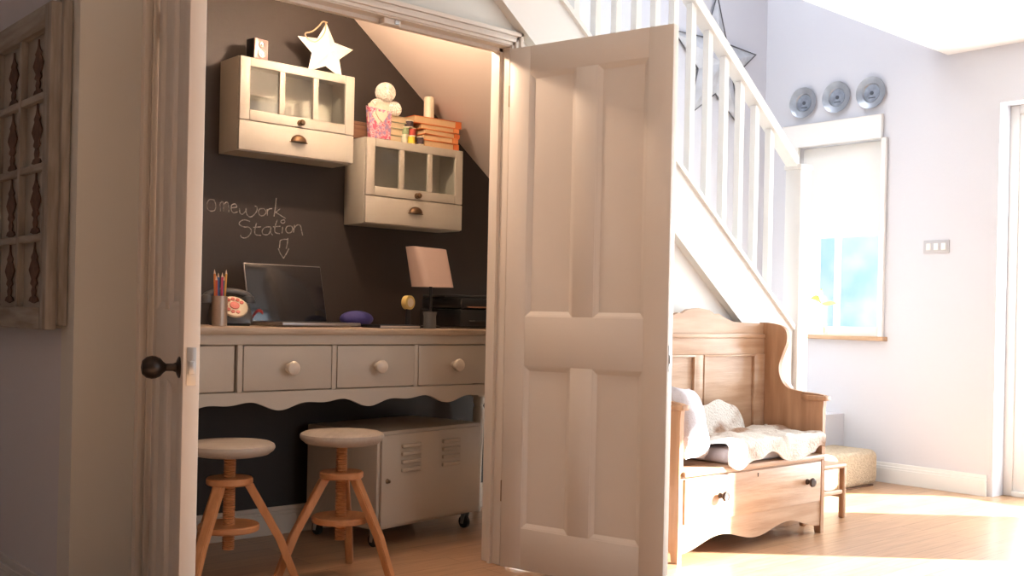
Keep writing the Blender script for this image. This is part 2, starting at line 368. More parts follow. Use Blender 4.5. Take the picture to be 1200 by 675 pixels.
# jambs and moulded architrave
struct(MB().box((-.03, -.005, 0), (0.0, .105, 1.985), .002).box((1.38, -.005, 0), (1.41, .105, 1.985), .002).box((-.03, -.005, 1.985), (1.41, .105, 2.01), .002)
       .box((1.366, .04, 0), (1.38, .055, 1.985)).box((0, .04, 0), (.012, .055, 1.985)).box((0, .04, 1.972), (1.38, .055, 1.985)), 'trim_1', K['creamdoor'])
t = MB()
for d0, d1, th in ((0.004, .016, .012), (.016, .026, .02), (.026, .038, .014), (.038, .052, .024)):
    t.box((-d1, -th, 0), (-d0, 0, 1.985 + d1 * 1.1), .002)
    t.box((1.38 + d0, -th, 0), (1.38 + d1, 0, 1.985 + d1 * 1.1), .002)
    t.box((-d1, -th, 1.985 + d0 * 1.1), (1.38 + d1, 0, 1.985 + d1 * 1.1), .002)
struct(t, 'trim_2', K['creamdoor'])
ct = thing('cupboard_door_catch', 'small pale double door catch under the middle of the cupboard head frame', 'door catch', (.84, .02, 1.985))
MB().box((-.035, -.015, -.02), (.035, .02, 0), .002).build('bracket', K['creamdoor'], ct)
MB().box((.008, -.02, -.017), (.026, -.014, -.003), .001).build('strike', K['steel'], ct)
lp = thing('cupboard_lamp', 'warm bulb lamp fixed high inside the understairs cupboard behind the head frame', 'lamp', (1.0, .38, sz0))
MB().lathe([(.05, 0), (.05, -.012), (.03, -.02), (.012, -.025), (.012, -.2), (.022, -.21), (.022, -.245)][::-1]).build('lamp_holder', K['white'], lp)
MB().sph((0, 0, 2.17 - sz0), .028).build('bulb', K['bulb'], lp)
L = bpy.data.lights.new('cupboard_bulb_light', 'POINT'); L.energy = LAMP; L.color = (1, .71, .50); L.shadow_soft_size = .028
lo = bpy.data.objects.new('cupboard_bulb_light', L); COL.objects.link(lo); lo.location = (1.0, .38, 2.17 - .034)

# ================================================================== CUPBOARD DOORS
DW, DH, DT = .69, 1.965, .038
def cupdoor(n, label, loc, rz):
    d = thing('door_%d' % n, label, 'door', loc, rz); d['kind'] = 'structure'
    z0 = .005; z1 = z0 + DH; h = DT / 2; S = .095; m = MB()
    m.box((.003, -h, z0), (S, h, z1), .002).box((DW - S, -h, z0), (DW, h, z1), .002)
    rails = [(z0, .16), (.77, .955), (1.865, z1)]
    for a, b in rails: m.box((S, -h, a), (DW - S, h, b), .001)
    cx = DW / 2
    for a, b in ((.16, .77), (.955, 1.865)): m.box((cx - .045, -h, a), (cx + .045, h, b), .001)
    m.build('door_frame', K['creamdoor'], d)
    for xa, xb in ((S, cx - .045), (cx + .045, DW - S)):
        for za, zb in ((.16, .77), (.955, 1.865)):
            p = MB(); p.box((xa, -.009, za), (xb, .009, zb))
            for sgn in (-1, 1):
                # moulding slopes from the frame face down to the panel
                o_ = [(xa, za), (xb, za), (xb, zb), (xa, zb)]; g1 = .006; g2 = .019
                bm = bmesh.new(); rings = []
                for g, y in ((0, h - .001), (g1, h - .003), (g2, .0095)):
                    rings.append([bm.verts.new((x + (g if x == xa else -g), sgn * y, z + (g if z == za else -g))) for x, z in o_])
                for A, B in zip(rings, rings[1:]):
                    for i in range(4): bm.faces.new((A[i], A[(i + 1) % 4], B[(i + 1) % 4], B[i]))
                bmesh.ops.recalc_face_normals(bm, faces=bm.faces)
                p._take(bm)
            p.build('panel', K['creamdoor'], d, smooth=False)
    for z in (.29, 1.79):
        q = MB().cyl((-.002, 0 + .0, z - .045), (-.002, 0, z + .045), .006, seg=12).box((-.0015, -h, z - .04), (.0035, h, z + .04))
        q.build('hinge', K['brass'], d)
    zk = .82
    MB().box((DW - .001, -.011, zk - .045), (DW + .002, .011, zk + .045), .0005).box((DW, -.007, zk - .018), (DW + .006, .007, zk + .012), .001).build('latch_plate', K['steel'], d)
    return d
ld = cupdoor(1, 'left cream panelled cupboard door seen nearly edge on with a dark round knob', (.012, -.02, 0), math.radians(-107.2))
rd = cupdoor(2, 'wide open cream four panel cupboard door on the right of the opening', (1.38, -.02, 0), math.radians(-76.8))
kb = MB()
for sg in (-1,):
    kb.lathe([(.026, 0), (.026, .003), (.02, .006), (.012, .009), (.009, .016), (.009, .032), (.014, .038), (.022, .045), (.027, .056), (.028, .064), (.025, .076), (.016, .086), (0, .089)], (DW - .06, sg * .019, .815), (0, sg, 0))
kb.build('door_knob', K['iron'], ld)

# ================================================================== STAIRCASE
st = thing('staircase', 'white staircase with square balusters and sloping handrail rising above the cupboard', 'staircase', (3.3, 0, 0))
OX = -3.3
def pr(mb, pts, a0, a1): return mb.prism([(p[0] + OX, p[1]) for p in pts], a0, a1, 'Y')
xa, xb = -.12, 3.27
m = pr(MB(), [(xa, zl(xa)), (xb, zl(xb)), (xb, zu(xb)), (xa, zu(xa))], -.03, .012)
m.build('stair_string', K['white'], st)
pr(MB(), [(xa, zu(xa)), (xb, zu(xb)), (xb, zu(xb) + .025), (xa, zu(xa) + .025)], -.045, .03).build('string_capping', K['white'], st)
pr(MB(), [(xa, zl(xa)), (xb, zl(xb)), (xb, zl(xb) + .022), (xa, zl(xa) + .022)], -.042, -.028).build('string_bead', K['white'], st)
hz = lambda x: zu(x) + .88
pr(MB(), [(.1, hz(.1) - .055), (xb + .02, hz(xb + .02) - .055), (xb + .02, hz(xb + .02)), (.1, hz(.1))], -.035, .03, ).build('handrail', K['white'], st)
x = 1.721 - .1235 * 13
while x < 3.2:
    if zu(x) < 4.0:
        MB().box((x - .016 + OX, -.02, zu(x) + .02), (x + .016 + OX, .012, hz(x) - .05)).build('baluster', K['white'], st)
    x += .1235
MB().box((-.015, -.05, 0), (.075, .04, 1.72), .004).box((-.022, -.057, 1.72), (.082, .047, 1.745), .006).build('newel_post', K['white'], st)
xx = 3.22
while xx > 1.0:
    zt = zu(xx) + .045
    MB().box((xx - .215 + OX, .013, zt - .022), (xx + .02 + OX, .998, zt), .004).build('tread', K['white'], st)
    MB().box((xx - .01 + OX, .013, zt - .15), (xx + OX, .998, zt - .022)).build('riser', K['white'], st)
    xx -= .25
MB().box((.08, .50, 0), (XE - 3.3 - .001, 1.128, .39)).build('landing_block', K['wall'], st)
MB().box((.02, .50, 0), (XE - 3.3 - .03, .52, .10)).build('landing_plinth', K['white'], st)

# ================================================================== OLD WINDOW ON THE LEFT WALL
mw = thing('window_mirror', 'old distressed window frame with rusty fretwork panes hanging on the left wall', 'wall decoration', (-.23, .06, .90))
# local: x negative towards the hall, y away, z up
def mwb(n, a, b, mt, bev=.003):
    return MB().box(a, b, bev).build(n, mt, mw)
Wd = .80; Hh = .93
mwb('backing_board', (-.012, .01, .01), (-.002, Wd - .01, Hh - .01), K['backing'], 0)
MB().box((-.028, -.012, -.0), (-.003, .03, Hh), .003).box((-.028, Wd - .03, 0), (-.003, Wd + .012, Hh), .003).box((-.028, .03, Hh - .03), (-.003, Wd - .03, Hh + .01), .003).box((-.028, .03, -.008), (-.003, Wd - .03, .02), .003).build('outer_frame', K['old'], mw)
S = .062
for a_, b_ in ((.006, S), (Wd - S, Wd - .006)): MB().box((-.058, a_, -.012), (-.026, b_, Hh - .006), .004).build('casement_stile', K['old'], mw)
for a_, b_ in ((-.012, .052), (Hh - .075, Hh - .006)): MB().box((-.058, S, a_), (-.026, Wd - S, b_), .004).build('casement_rail', K['old2'], mw)
zs = [.052, .255, .46, .665, Hh - .075]
pw = (Wd - 2 * S - .044) / 3; ys = [S + i * (pw + .022) for i in range(3)]
for i in (1, 2): MB().box((-.056, ys[i] - .022, .052), (-.028, ys[i], Hh - .075), .004).build('vertical_muntin', K['old'], mw)
for i in (1, 2, 3): MB().box((-.054, S, zs[i] - .011), (-.03, Wd - S, zs[i] + .011), .004).build('horizontal_muntin', K['old2'], mw)
for yi in ys:
    for a, b in zip(zs, zs[1:]):
        c = yi + pw / 2; hh = (b - a - .022) / 2; zc = (a + b) / 2
        MB().box((-.036, yi, a), (-.033, yi + pw, b)).build('pane', K['mirror'], mw)
        half = [(0, -1), (.16, -.97), (.42, -.92), (.30, -.8), (.14, -.76), (.2, -.6), (.12, -.45), (.3, -.35), (.2, -.2), (.34, -.05), (.46, .1), (.34, .28), (.22, .42), (.28, .52), (.12, .66), (.05, .8), (.03, 1), (0, 1)]
        pts = [(c + x_ * pw * .48, zc + z_ * hh) for x_, z_ in half] + [(c - x_ * pw * .48, zc + z_ * hh) for x_, z_ in half[::-1][1:-1]]
        MB().prism(pts, -.041, -.037, 'X').build('fretwork', K['rust'], mw)

# ================================================================== WALL CABINETS
def cabinet(label, loc):
    c = thing('wall_cabinet', label, 'wall cabinet', loc)
    Wc, Hc, Dc, t_ = .542, .378, .155, .014
    b = MB().box((0, 0, 0), (t_, Dc, Hc), .0015).box((Wc - t_, 0, 0), (Wc, Dc, Hc), .0015).box((t_, .002, 0), (Wc - t_, Dc, t_)).box((t_, .002, Hc - t_), (Wc - t_, Dc, Hc)).box((t_, .002, .118), (Wc - t_, Dc, .127))
    b.build('body', K['cab'], c)
    MB().box((t_, Dc - .008, t_), (Wc - t_, Dc - .001, Hc - t_)).build('back_panel', K['cabin'], c)
    f = MB(); y0, y1 = -.016, -.001; za, zb = .124, Hc - .002; xa_, xb_ = .002, Wc - .002
    f.box((xa_, y0, za), (xa_ + .045, y1, zb), .003).box((xb_ - .045, y0, za), (xb_, y1, zb), .003)
    f.box((xa_ + .045, y0, za), (xb_ - .045, y1, za + .042), .003).box((xa_ + .045, y0, zb - .036), (xb_ - .045, y1, zb), .003)
    iw = (Wc - .094 - 2 * .026) / 3
    for i in (1, 2):
        xx = xa_ + .045 + i * iw + (i - 1) * .026; f.box((xx, y0, za + .042), (xx + .026, y1, zb - .036), .003)
    d = f.build('door', K['cab'], c)
    for i in range(3):
        xx = xa_ + .045 + i * (iw + .026); MB().box((xx, -.009, za + .042), (xx + iw, -.006, zb - .036)).build('pane', K['glass'], d)
    MB().lathe([(.013, 0), (.013, .003), (.006, .005), (.006, .012), (.011, .016), (.013, .022), (.009, .028), (0, .03)], (Wc * .5 + .005, y0, za + .018), (0, -1, 0)).build('knob', K['pull'], d)
    dr = MB().box((.002, -.016, .003), (Wc - .002, -.001, .121), .003).build('drawer', K['cab'], c)
    # half-moon cup pull
    cp = MB()
    def fn(u, v):
        a = math.pi * u; ph = math.pi / 2 * v; R = .037
        return Vector((Wc / 2 + R * math.cos(a) * math.cos(ph * .98), -.017 - .021 * math.sin(ph), .062 + .030 * math.sin(a) * math.cos(ph * .98) + .0))
    cp.grid(lambda u, v: fn(u, v), 20, 8, .0015)
    cp.box((Wc / 2 - .042, -.0185, .059), (Wc / 2 + .042, -.0155, .063), .001)
    cp.build('cup_pull', K['pull'], dr)
    return c
cabinet('upper left stone painted wall cabinet with three panes, star standing on top', (.683, .845, 1.595))
cabinet('lower right stone painted wall cabinet under the sloping soffit, books on top', (1.287, .841, 1.347))
Z1 = 1.973; Z2 = 1.725

# things on the upper cabinet
sp = thing('toy_camera_ornament', 'small pinkish box ornament with two round dials on upper cabinet', 'ornament', (.795, .90, Z1), math.radians(8))
MB().box((-.034, -.022, .008), (.034, .03, .092), .004).build('body', K['black'], sp)
MB().box((-.033, -.027, .009), (.033, -.021, .091), .003).build('front_plate', K['pinkm'], sp)
for z_, r in ((.068, .014), (.032, .019)):
    q = MB().lathe([(r, 0), (r, .006), (r * .8, .008), (r * .75, .004), (r * .4, .004), (r * .35, .009), (0, .01)], (.0, -.026, z_), (0, -1, 0)).build('dial', K['steel'], sp)
MB().box((-.036, -.03, 0), (.036, .03, .008), .003).build('base', K['pinkm'], sp)

def star3d(R, r, dep, flatback=False):
    bm = bmesh.new(); f = bm.verts.new((0, -dep, 0)); b = bm.verts.new((0, dep if not flatback else .004, 0)); ring = []
    for i in range(10):
        a = math.pi / 2 + i * math.pi / 5; q = R if i % 2 == 0 else r
        ring.append(bm.verts.new((q * math.cos(a), 0, q * math.sin(a))))
    for i in range(10):
        bm.faces.new((f, ring[i], ring[(i + 1) % 10])); bm.faces.new((b, ring[(i + 1) % 10], ring[i]))
    bmesh.ops.recalc_face_normals(bm, faces=bm.faces); return bm
ws = thing('star_decoration', 'white five pointed star with a jute hanging loop on the upper cabinet', 'star', (1.118, .90, Z1), math.radians(6))
mb = MB(); b_ = star3d(.156, .077, .03)
for v in b_.verts:
    v.co.z = v.co.z * .79
mb._take(b_, Matrix.Translation((0, 0, .101)))
mb.build('star_body', K['star'], ws, smooth=False)
MB().tube(smoothpts([(.0, -.006, .226), (-.03, -.014, .222), (-.06, -.028, .195), (-.095, -.03, .165), (-.125, -.022, .150), (-.115, -.034, .125), (-.075, -.034, .125), (-.035, -.034, .17), (-.008, -.008, .224)]), .0028).build('hanging_loop', K['rope'], ws)

# things on the lower cabinet
def book(label, x, y, z, w, d, h, cov, page, rz=0, grp=None, spine='right'):
    b = thing('book', label, 'book', (x, y, z), rz, grp); c = .0025
    m = MB().box((-w / 2, -d / 2, 0), (w / 2, d / 2, c), .0005).box((-w / 2, -d / 2, h - c), (w / 2, d / 2, h), .0005)
    sw = .032 if 'orange' in label else c
    if spine == 'right': m.box((w / 2 - sw, -d / 2, c), (w / 2, d / 2, h - c)); pr_ = (-w / 2 + .004, w / 2 - sw)
    else: m.box((-w / 2, -d / 2, c), (-w / 2 + c, d / 2, h - c)); pr_ = (-w / 2 + c, w / 2 - .004)
    if spine == 'front': pass
    m.build('cover', cov, b)
    MB().box((pr_[0], -d / 2 + .004, c), (pr_[1], d / 2 - .004, h - c)).build('pages', page, b)
    return b
pos = ['bottommost', 'second from bottom', 'second from top', 'topmost']
z = Z2
for i, (w_, h_) in enumerate(((.118, .029), (.114, .030), (.120, .030), (.128, .028))):
    book('pale old book with green spine behind the gift bag, %s of its stack' % pos[i], 1.452 + [0, .003, -.002, .004][i], .895, z, w_, .085, h_ - .001, K['greenbk'] if i % 2 == 0 else K['tanbk'], K['paperedge2'], math.radians([0, 4, -3, 2][i]), 'green spined books behind the bag'); z += h_
zt1 = z
z = Z2
pos = ['lowest in its stack', 'second up in its stack', 'third up in its stack', 'fourth up in its stack', 'top of its stack under the candle']
for i, (w_, h_) in enumerate(((.205, .030), (.20, .026), (.21, .024), (.215, .022), (.265, .034))):
    book('orange covered book with yellowed pages, %s' % pos[i], 1.718 - (w_ - .2) * .35 + [0, -.006, .004, -.004, 0][i], .895, z, w_, .095, h_ - .001, K['orange'] if i in (0, 2, 4) else K['orange2'], K['paperedge'], math.radians([1, -4, 4, -2, -3][i]), 'orange books on the lower cabinet'); z += h_
zt2 = z
can = tag(MB().lathe([(.0235, 0), (.024, .01), (.024, .095), (.022, .1), (.012, .099), (.004, .096), (0, .096)]).build('candle', K['candle'], None), 'ivory pillar candle standing on the orange books', 'candle'); can.location = (1.672, .893, zt2)
def yarnball(label, c, r):
    y = thing('yarn_ball', label, 'ball of yarn', (c[0], c[1], c[2] - r), 0, 'white yarn balls')
    m = MB().sph((0, 0, r), r * .965, seg=24); m.build('core', K['yarn'], y)
    s = MB()
    rnd = random.Random(int(c[0] * 1000))
    for k in range(22):
        ax = Vector((rnd.uniform(-1, 1), rnd.uniform(-1, 1), rnd.uniform(-1, 1))).normalized(); a = ax.orthogonal().normalized(); b2 = ax.cross(a); off = rnd.uniform(-.6, .6)
        rr = r * math.sqrt(1 - off * off)
        s.tube([Vector((0, 0, r)) + (ax * off * r * .985 + (a * math.cos(q * math.pi / 8) + b2 * math.sin(q * math.pi / 8)) * rr * .985) for q in range(16)], .0022, 5, closed=True)
    s.build('strands', K['yarn'], y)
yarnball('white yarn ball resting on the book stack, left of the lower pair', (1.385, .895, zt1 + .0345), .0345)
yarnball('white yarn ball resting on the book stack, right of the lower pair', (1.474, .895, zt1 + .035), .035)
yarnball('largest white yarn ball sitting on top of two smaller ones', (1.428, .895, zt1 + .0345 + .069), .045)
# gift bag
gb = thing('gift_bag', 'pink and purple patterned paper gift bag with cream tissue on lower cabinet', 'gift bag', (1.365, .845, Z2), math.radians(-4))
m = MB(); bm = bmesh.new()
lo_ = [bm.verts.new(p) for p in ((-.05, -.014, 0), (.05, -.014, 0), (.05, .014, 0), (-.05, .014, 0))]
hi_ = [bm.verts.new(p) for p in ((-.062, -.012, .135), (.055, -.012, .125), (.055, .014, .128), (-.062, .014, .142))]
bm.faces.new(lo_[::-1])
for i in range(4): bm.faces.new((lo_[i], lo_[(i + 1) % 4], hi_[(i + 1) % 4], hi_[i]))
bmesh.ops.recalc_face_normals(bm, faces=bm.faces); bmesh.ops.solidify(bm, geom=bm.faces[:], thickness=.001); m._take(bm); m.build('bag_body', K['bag'], gb, smooth=False)
m = MB()
for cx_, w_, h_, y_ in ((-.045, .028, .155, 0), (-.015, .03, .12, -.006), (.01, .045, .165, .0), (.035, .03, .145, .004)):
    m.prism([(cx_ - w_, .07), (cx_ + w_ * .2, .05), (cx_ + w_, .10), (cx_ + w_ * .8, h_ * .86), (cx_, h_), (cx_ - w_, h_ * .95)] if cx_ < -.03 or cx_ > .02 else [(cx_ - w_, .1), (cx_, .06), (cx_ + w_, .1), (cx_ + w_ * .7, h_), (cx_ - w_ * .7, h_ * .96)], y_ - .008, y_ - .002, 'Y')
for v in m.bm.verts: v.co.x = max(-.06, min(.054, v.co.x))
m.build('tissue', K['bagpale'], gb, smooth=False)
MB().prism([(-.006, .10), (.026, .13), (.03, .105), (.006, .07), (-.014, .085), (-.03, .11), (-.024, .13)], -.02, -.015, 'Y').build('bow', K['bagpale'], gb, smooth=False)
bx_ = thing('wooden_box', 'small brown wooden box half hidden behind the gift bag', 'box', (1.325, .945, Z2))
MB().box((-.055, -.04, 0), (.05, .045, .06), .003).build('body', K['boxwood'], bx_); MB().box((-.058, -.043, .06), (.053, .048, .075), .003).build('lid', K['boxwood'], bx_)
def spool(label, c, mt, r=.0185, h=.037):
    s = thing('thread_spool', label, 'thread spool', c, 0, 'thread spools on the lower cabinet')
    MB().lathe([(r * .85, .003), (r * .95, .005), (r * .95, h - .005), (r * .85, h - .003)]).build('thread', mt, s)
    MB().lathe([(r, 0), (r, .003), (.004, .0031)]).lathe([(.004, h - .0031), (r, h - .003), (r, h)]).build('rim', K['candle'], s)
spool('cream green thread spool, bottom left of the little pile', (1.535 - .025, .862, Z2), K['crmthread'])
spool('bright yellow thread spool beside the orange books', (1.5505, .862, Z2), K['yelthread'])
spool('green thread spool resting above the cream one', (1.5165, .862, Z2 + .037), K['grnthread'])
spool('red thread spool resting above the yellow one', (1.556, .862, Z2 + .037), K['redthread'])
spool('dark purple thread spool on the very top of the pile', (1.5375, .862, Z2 + .074), K['drkthread'], .021, .032)
spool('dark thread spool in front of the lowest orange book', (1.5915, .824+.0, Z2) if False else (1.589, .843, Z2), K['drkthread'], .0165, .036)

# ================================================================== CHALK WRITING (on the wall)
CHALK = [[(0.668,1.403),(0.646,1.403),(0.635,1.384),(0.64,1.362),(0.656,1.357),(0.671,1.364),(0.673,1.387),(0.666,1.401)],[(0.691,1.395),(0.694,1.36)],[(0.691,1.389),(0.701,1.4),(0.707,1.39),(0.708,1.361)],[(0.707,1.388),(0.722,1.4),(0.73,1.388),(0.732,1.359)],[(0.742,1.378),(0.767,1.383),(0.76,1.395),(0.744,1.389),(0.743,1.368),(0.754,1.358),(0.772,1.364)],[(0.779,1.379),(0.782,1.361),(0.793,1.355),(0.807,1.369),(0.81,1.382),(0.812,1.359),(0.826,1.347),(0.842,1.353),(0.858,1.373),(0.86,1.39),(0.85,1.394)],[(0.888,1.386),(0.872,1.383),(0.867,1.368),(0.877,1.356),(0.893,1.359),(0.902,1.372),(0.895,1.385),(0.886,1.386)],[(0.907,1.386),(0.909,1.359)],[(0.908,1.377),(0.917,1.387),(0.93,1.39)],[(0.949,1.437),(0.946,1.398),(0.94,1.358)],[(0.969,1.393),(0.946,1.374)],[(0.948,1.376),(0.97,1.365),(0.996,1.353)],[(0.828,1.328),(0.805,1.333),(0.785,1.325),(0.78,1.312),(0.801,1.303),(0.824,1.303),(0.836,1.289),(0.825,1.267),(0.807,1.257),(0.791,1.26),(0.787,1.268)],[(0.859,1.324),(0.852,1.296),(0.855,1.275),(0.881,1.273)],[(0.845,1.304),(0.88,1.309)],[(0.925,1.312),(0.899,1.308),(0.886,1.292),(0.893,1.278),(0.917,1.281),(0.927,1.31)],[(0.927,1.31),(0.926,1.288),(0.936,1.278)],[(0.956,1.344),(0.945,1.311),(0.948,1.29),(0.969,1.286)],[(0.937,1.313),(0.971,1.318)],[(0.983,1.316),(0.98,1.289)],[(0.984,1.347),(0.974,1.341),(0.976,1.334),(0.986,1.332),(0.993,1.339),(0.99,1.346),(0.983,1.346)],[(1.022,1.323),(1.005,1.32),(0.998,1.306),(1.006,1.293),(1.023,1.295),(1.032,1.311),(1.025,1.323)],[(1.04,1.329),(1.036,1.296)],[(1.039,1.316),(1.054,1.33),(1.069,1.327),(1.075,1.307),(1.081,1.286)],[(0.972,1.257),(0.987,1.263),(1.009,1.264)],[(0.972,1.257),(0.969,1.224)],[(1.009,1.27),(1.007,1.246),(1.002,1.224)],[(0.964,1.223),(0.974,1.201),(0.99,1.182)],[(0.99,1.182),(1.003,1.202),(1.015,1.225)]]
ch = MB()
for s_ in CHALK:
    pts = smoothpts([(a, .998, b) for a, b in s_], 4) if len(s_) > 2 else [(a, .998, b) for a, b in s_]
    ch.tube(pts, .0022, 6)
tag(ch.build('chalk_writing', K['chalk']), 'handwritten chalk words and a down arrow on the black cupboard wall', 'chalk writing')

# ================================================================== DESK
dk = thing('desk', 'long stone painted desk with round knobbed drawers and scalloped apron in the cupboard', 'desk', (.08, .4, 0))
DL = 1.98; TZ = .895
MB().box((-.03, -.022, TZ - .026), (DL + .02, .585, TZ), .006).build('desk_top', K['desktop'], dk)
MB().box((0, 0, .832), (DL, .55, TZ - .026), .002).build('top_rail', K['desk'], dk)
n = 200; pts = [(0, .66)]
pts = [(DL, .66), (0, .66), (0, .60)]
for i in range(n + 1):
    x_ = DL * i / n; u = (x_ % .39) / .39
    pts.append((x_, .612 + .012 * math.cos(2 * math.pi * u) - .008 * math.cos(4 * math.pi * u + .6)))
MB().prism(pts, .0, .018, 'Y').build('apron', K['desk'], dk)
f = MB().box((0, .002, .645), (DL, .02, .662), .002)
for x_ in (0, .4, .79, 1.175, 1.565, DL - .02): f.box((x_, .0, .66), (x_ + .02, .02, .832), .002)
f.build('drawer_dividers', K['desk'], dk)
MB().box((0, .02, .60), (.018, .55, .832)).box((DL - .018, .02, .60), (DL, .55, .832)).box((.018, .53, .60), (DL - .018, .55, .832)).build('side_and_back_panels', K['desk'], dk)
for x_ in (.02, .42, .81, 1.195, 1.585):
    w_ = .37
    dr = MB().box((x_ + .004, .001, .666), (x_ + w_ - .002, .018, .828), .003).build('drawer', K['desk'], dk)
    MB().lathe([(.016, 0), (.014, .004), (.011, .012), (.016, .02), (.024, .026), (.027, .034), (.024, .043), (.014, .048), (0, .049)], (x_ + w_ / 2, .001, .747), (0, -1, 0)).build('knob', K['cream'], dr)
for x_, y_ in ((.035, .045), (DL - .035, .045), (.035, .51), (DL - .035, .51)):
    MB().box((x_ - .028, y_ - .028, .56), (x_ + .028, y_ + .028, .66), .003).lathe([(.018, 0), (.02, .02), (.015, .05), (.02, .2), (.026, .4), (.028, .5), (.02, .515), (.028, .53), (.027, .56)], (x_, y_, 0)).build('leg', K['desk'], dk)

# ---------- on the desk
pp = thing('pencil_pot', 'brushed metal pencil pot at the left end of the desk', 'pencil pot', (.515, .62, TZ))
MB().lathe([(0, 0), (.028, 0), (.028, .112), (.0262, .112), (.0262, .004), (0, .004)][::1]).build('pot', K['pot'], pp)
cols = [((.04, .22, .35), 'teal'), ((.05, .15, .45), 'blue'), ((.62, .22, .06), 'orange'), ((.55, .10, .05), 'red'), ((.45, .05, .14), 'crimson'), ((.60, .35, .08), 'ochre')]
for i, (c, nme) in enumerate(cols):
    a = i * 1.05 + .4; bx, by = .014 * math.cos(a),   .014 * math.sin(a); tx, ty = .021 * math.cos(a), .021 * math.sin(a)
    L_ = .165 + .012 * (i % 3)
    pc = thing('pencil', '%s coloured pencil standing point up in the pencil pot' % nme, 'pencil', (.515, .62, TZ + .005), 0, 'coloured pencils in the pot')
    M_ = mat(nme + '_pencil', c, .4)
    p0 = Vector((bx, by, 0)); p1 = Vector((tx, ty, L_)); dd = (p1 - p0).normalized()
    MB().cyl(p0, p1, .0042, seg=6).build('barrel', M_, pc)
    MB().cyl(p1, p1 + dd * .016, .0042, .0006, seg=6).build('tip', K['bagpale'], pc)
ph = thing('telephone', 'dark grey rotary telephone with cream and red dial on the desk', 'telephone', (.628, .765, TZ), math.radians(-10)); ph.scale = (.93, .93, .93)
m = MB().prism([(-.085, 0), (.085, 0), (.085, .03), (.03, .10), (-.03, .10), (-.085, .045)], -.075, .075, 'X', .012)
M_ = Matrix.Rotation(0, 4, 'Z')
m.build('body', K['phone'], ph)
# dial sits on the sloping front
m = MB().lathe([(.056, -.004), (.056, .006), (.05, .009), (0, .009)], (0, -.063, .077), (0, -.72, .69)); m.build('dial_plate', K['dial'], ph)
m = MB()
nrm = Vector((0, -.72, .69)).normalized(); ux = Vector((1, 0, 0)); uy = nrm.cross(ux)
c0 = Vector((0, -.063, .077)) + nrm * .011
for k in range(9):
    a = .5 + k * .55; m.lathe([(.0085, -.002), (.0085, .001), (0, .001)], c0 + (ux * math.cos(a) + uy * math.sin(a)) * .037, nrm, 12)
m.lathe([(.02, -.002), (.02, .002), (0, .003)], c0, nrm)
m.build('dial_ring', K['dialred'], ph)
m = MB().tube(smoothpts([(-.095, .03, .112), (-.08, .03, .13), (-.03, .03, .142), (.03, .03, .142), (.08, .03, .13), (.095, .03, .112)]), .015, 12)
m.lathe([(.028, 0), (.03, .012), (.022, .03), (0, .034)], (-.088, .03, .095)).lathe([(.028, 0), (.03, .012), (.022, .03), (0, .034)], (.088, .03, .095)); m.build('handset', K['phone'], ph)
pts = [(.09 + .0 + t_ * .0009, .0 + .006 * math.cos(t_ * 1.4), .02 + .045 * math.sin(t_ / 26) + .006 * math.sin(t_ * 1.4)) for t_ in range(60)]
MB().tube(pts, .0025, 5).build('red_cord', K['red'], ph, label='red coiled cord')
lt = thing('laptop', 'open laptop with a dark screen on the desk', 'laptop', (.928, .70, TZ), math.radians(3))
MB().box((-.185, -.125, .004), (.185, .115, .018), .004).build('base', K['alu'], lt)
MB().box((-.17, -.045, .0182), (.17, .095, .0198)).box((-.05, -.115, .0182), (.05, -.055, .019)).build('keyboard', K['black'], lt)
Ms = Matrix.Translation((0, .115, .016)) @ Matrix.Rotation(math.radians(-14), 4, 'X')
MB().box((-.185, 0, 0), (.185, .007, .245), .003, Ms).build('lid', K['alu'], lt)
MB().box((-.182, -.0015, .004), (.182, .001, .241), .0005, Ms).build('screen', K['screen'], lt)
nb = thing('notebook', 'thin dark closed notebook lying right of the laptop on the desk', 'notebook', (1.23, .53, TZ), math.radians(-2))
MB().box((-.10, -.07, 0), (.10, .07, .003), .0006).box((-.10, -.07, .011), (.10, .07, .014), .0006).box((-.10, -.07, .003), (-.097, .07, .011)).build('cover', K['black'], nb)
MB().box((-.096, -.067, .003), (.097, .067, .011)).build('pages', K['bagpale'], nb)
bp_ = tag(MB().sph((0, 0, .034), .08, (1, .55, .44)).build('pouch', K['blue']), 'dark blue fabric pouch on the desk beside the laptop', 'pouch'); bp_.location = (1.185, .72, TZ)
td = thing('tape_dispenser', 'small dark stand with a yellow and white tape roll on the desk', 'tape dispenser', (1.378, .62, TZ))
MB().lathe([(.032, 0), (.032, .006), (.012, .012), (.010, .085)]).build('stand', K['black'], td)
q = MB().lathe([(.017, -.013), (.03, -.013), (.03, .013), (.017, .013)], (0, 0, .108), (.25, -1, 0)); q.build('tape_roll', mat('yellow_tape', (.62, .47, .16), .5), td)
MB().lathe([(.006, -.0145), (.019, -.0145), (.019, .0145), (.006, .0145)], (0, 0, .108), (.25, -1, 0)).build('roll_core', K['candle'], td)
jr = tag(MB().lathe([(0, 0), (.026, 0), (.028, .01), (.026, .05), (.030, .07), (.027, .07), (.023, .05), (.024, .006), (0, .006)]).build('small_jug', mat('grey_enamel', (.10, .105, .11), .35)), 'small grey jug on the desk right of the tape roll', 'jug'); jr.location = (1.405, .50, TZ)
dl = thing('desk_lamp', 'small desk lamp with a pale tilted boxy shade in front of the printer', 'desk lamp', (1.497, .62, TZ))
MB().lathe([(.045, 0), (.045, .008), (.012, .016), (.0075, .02), (.0075, .20)]).build('lamp_stand', K['black'], dl)
bm = bmesh.new(); lo_, hi_ = [], []
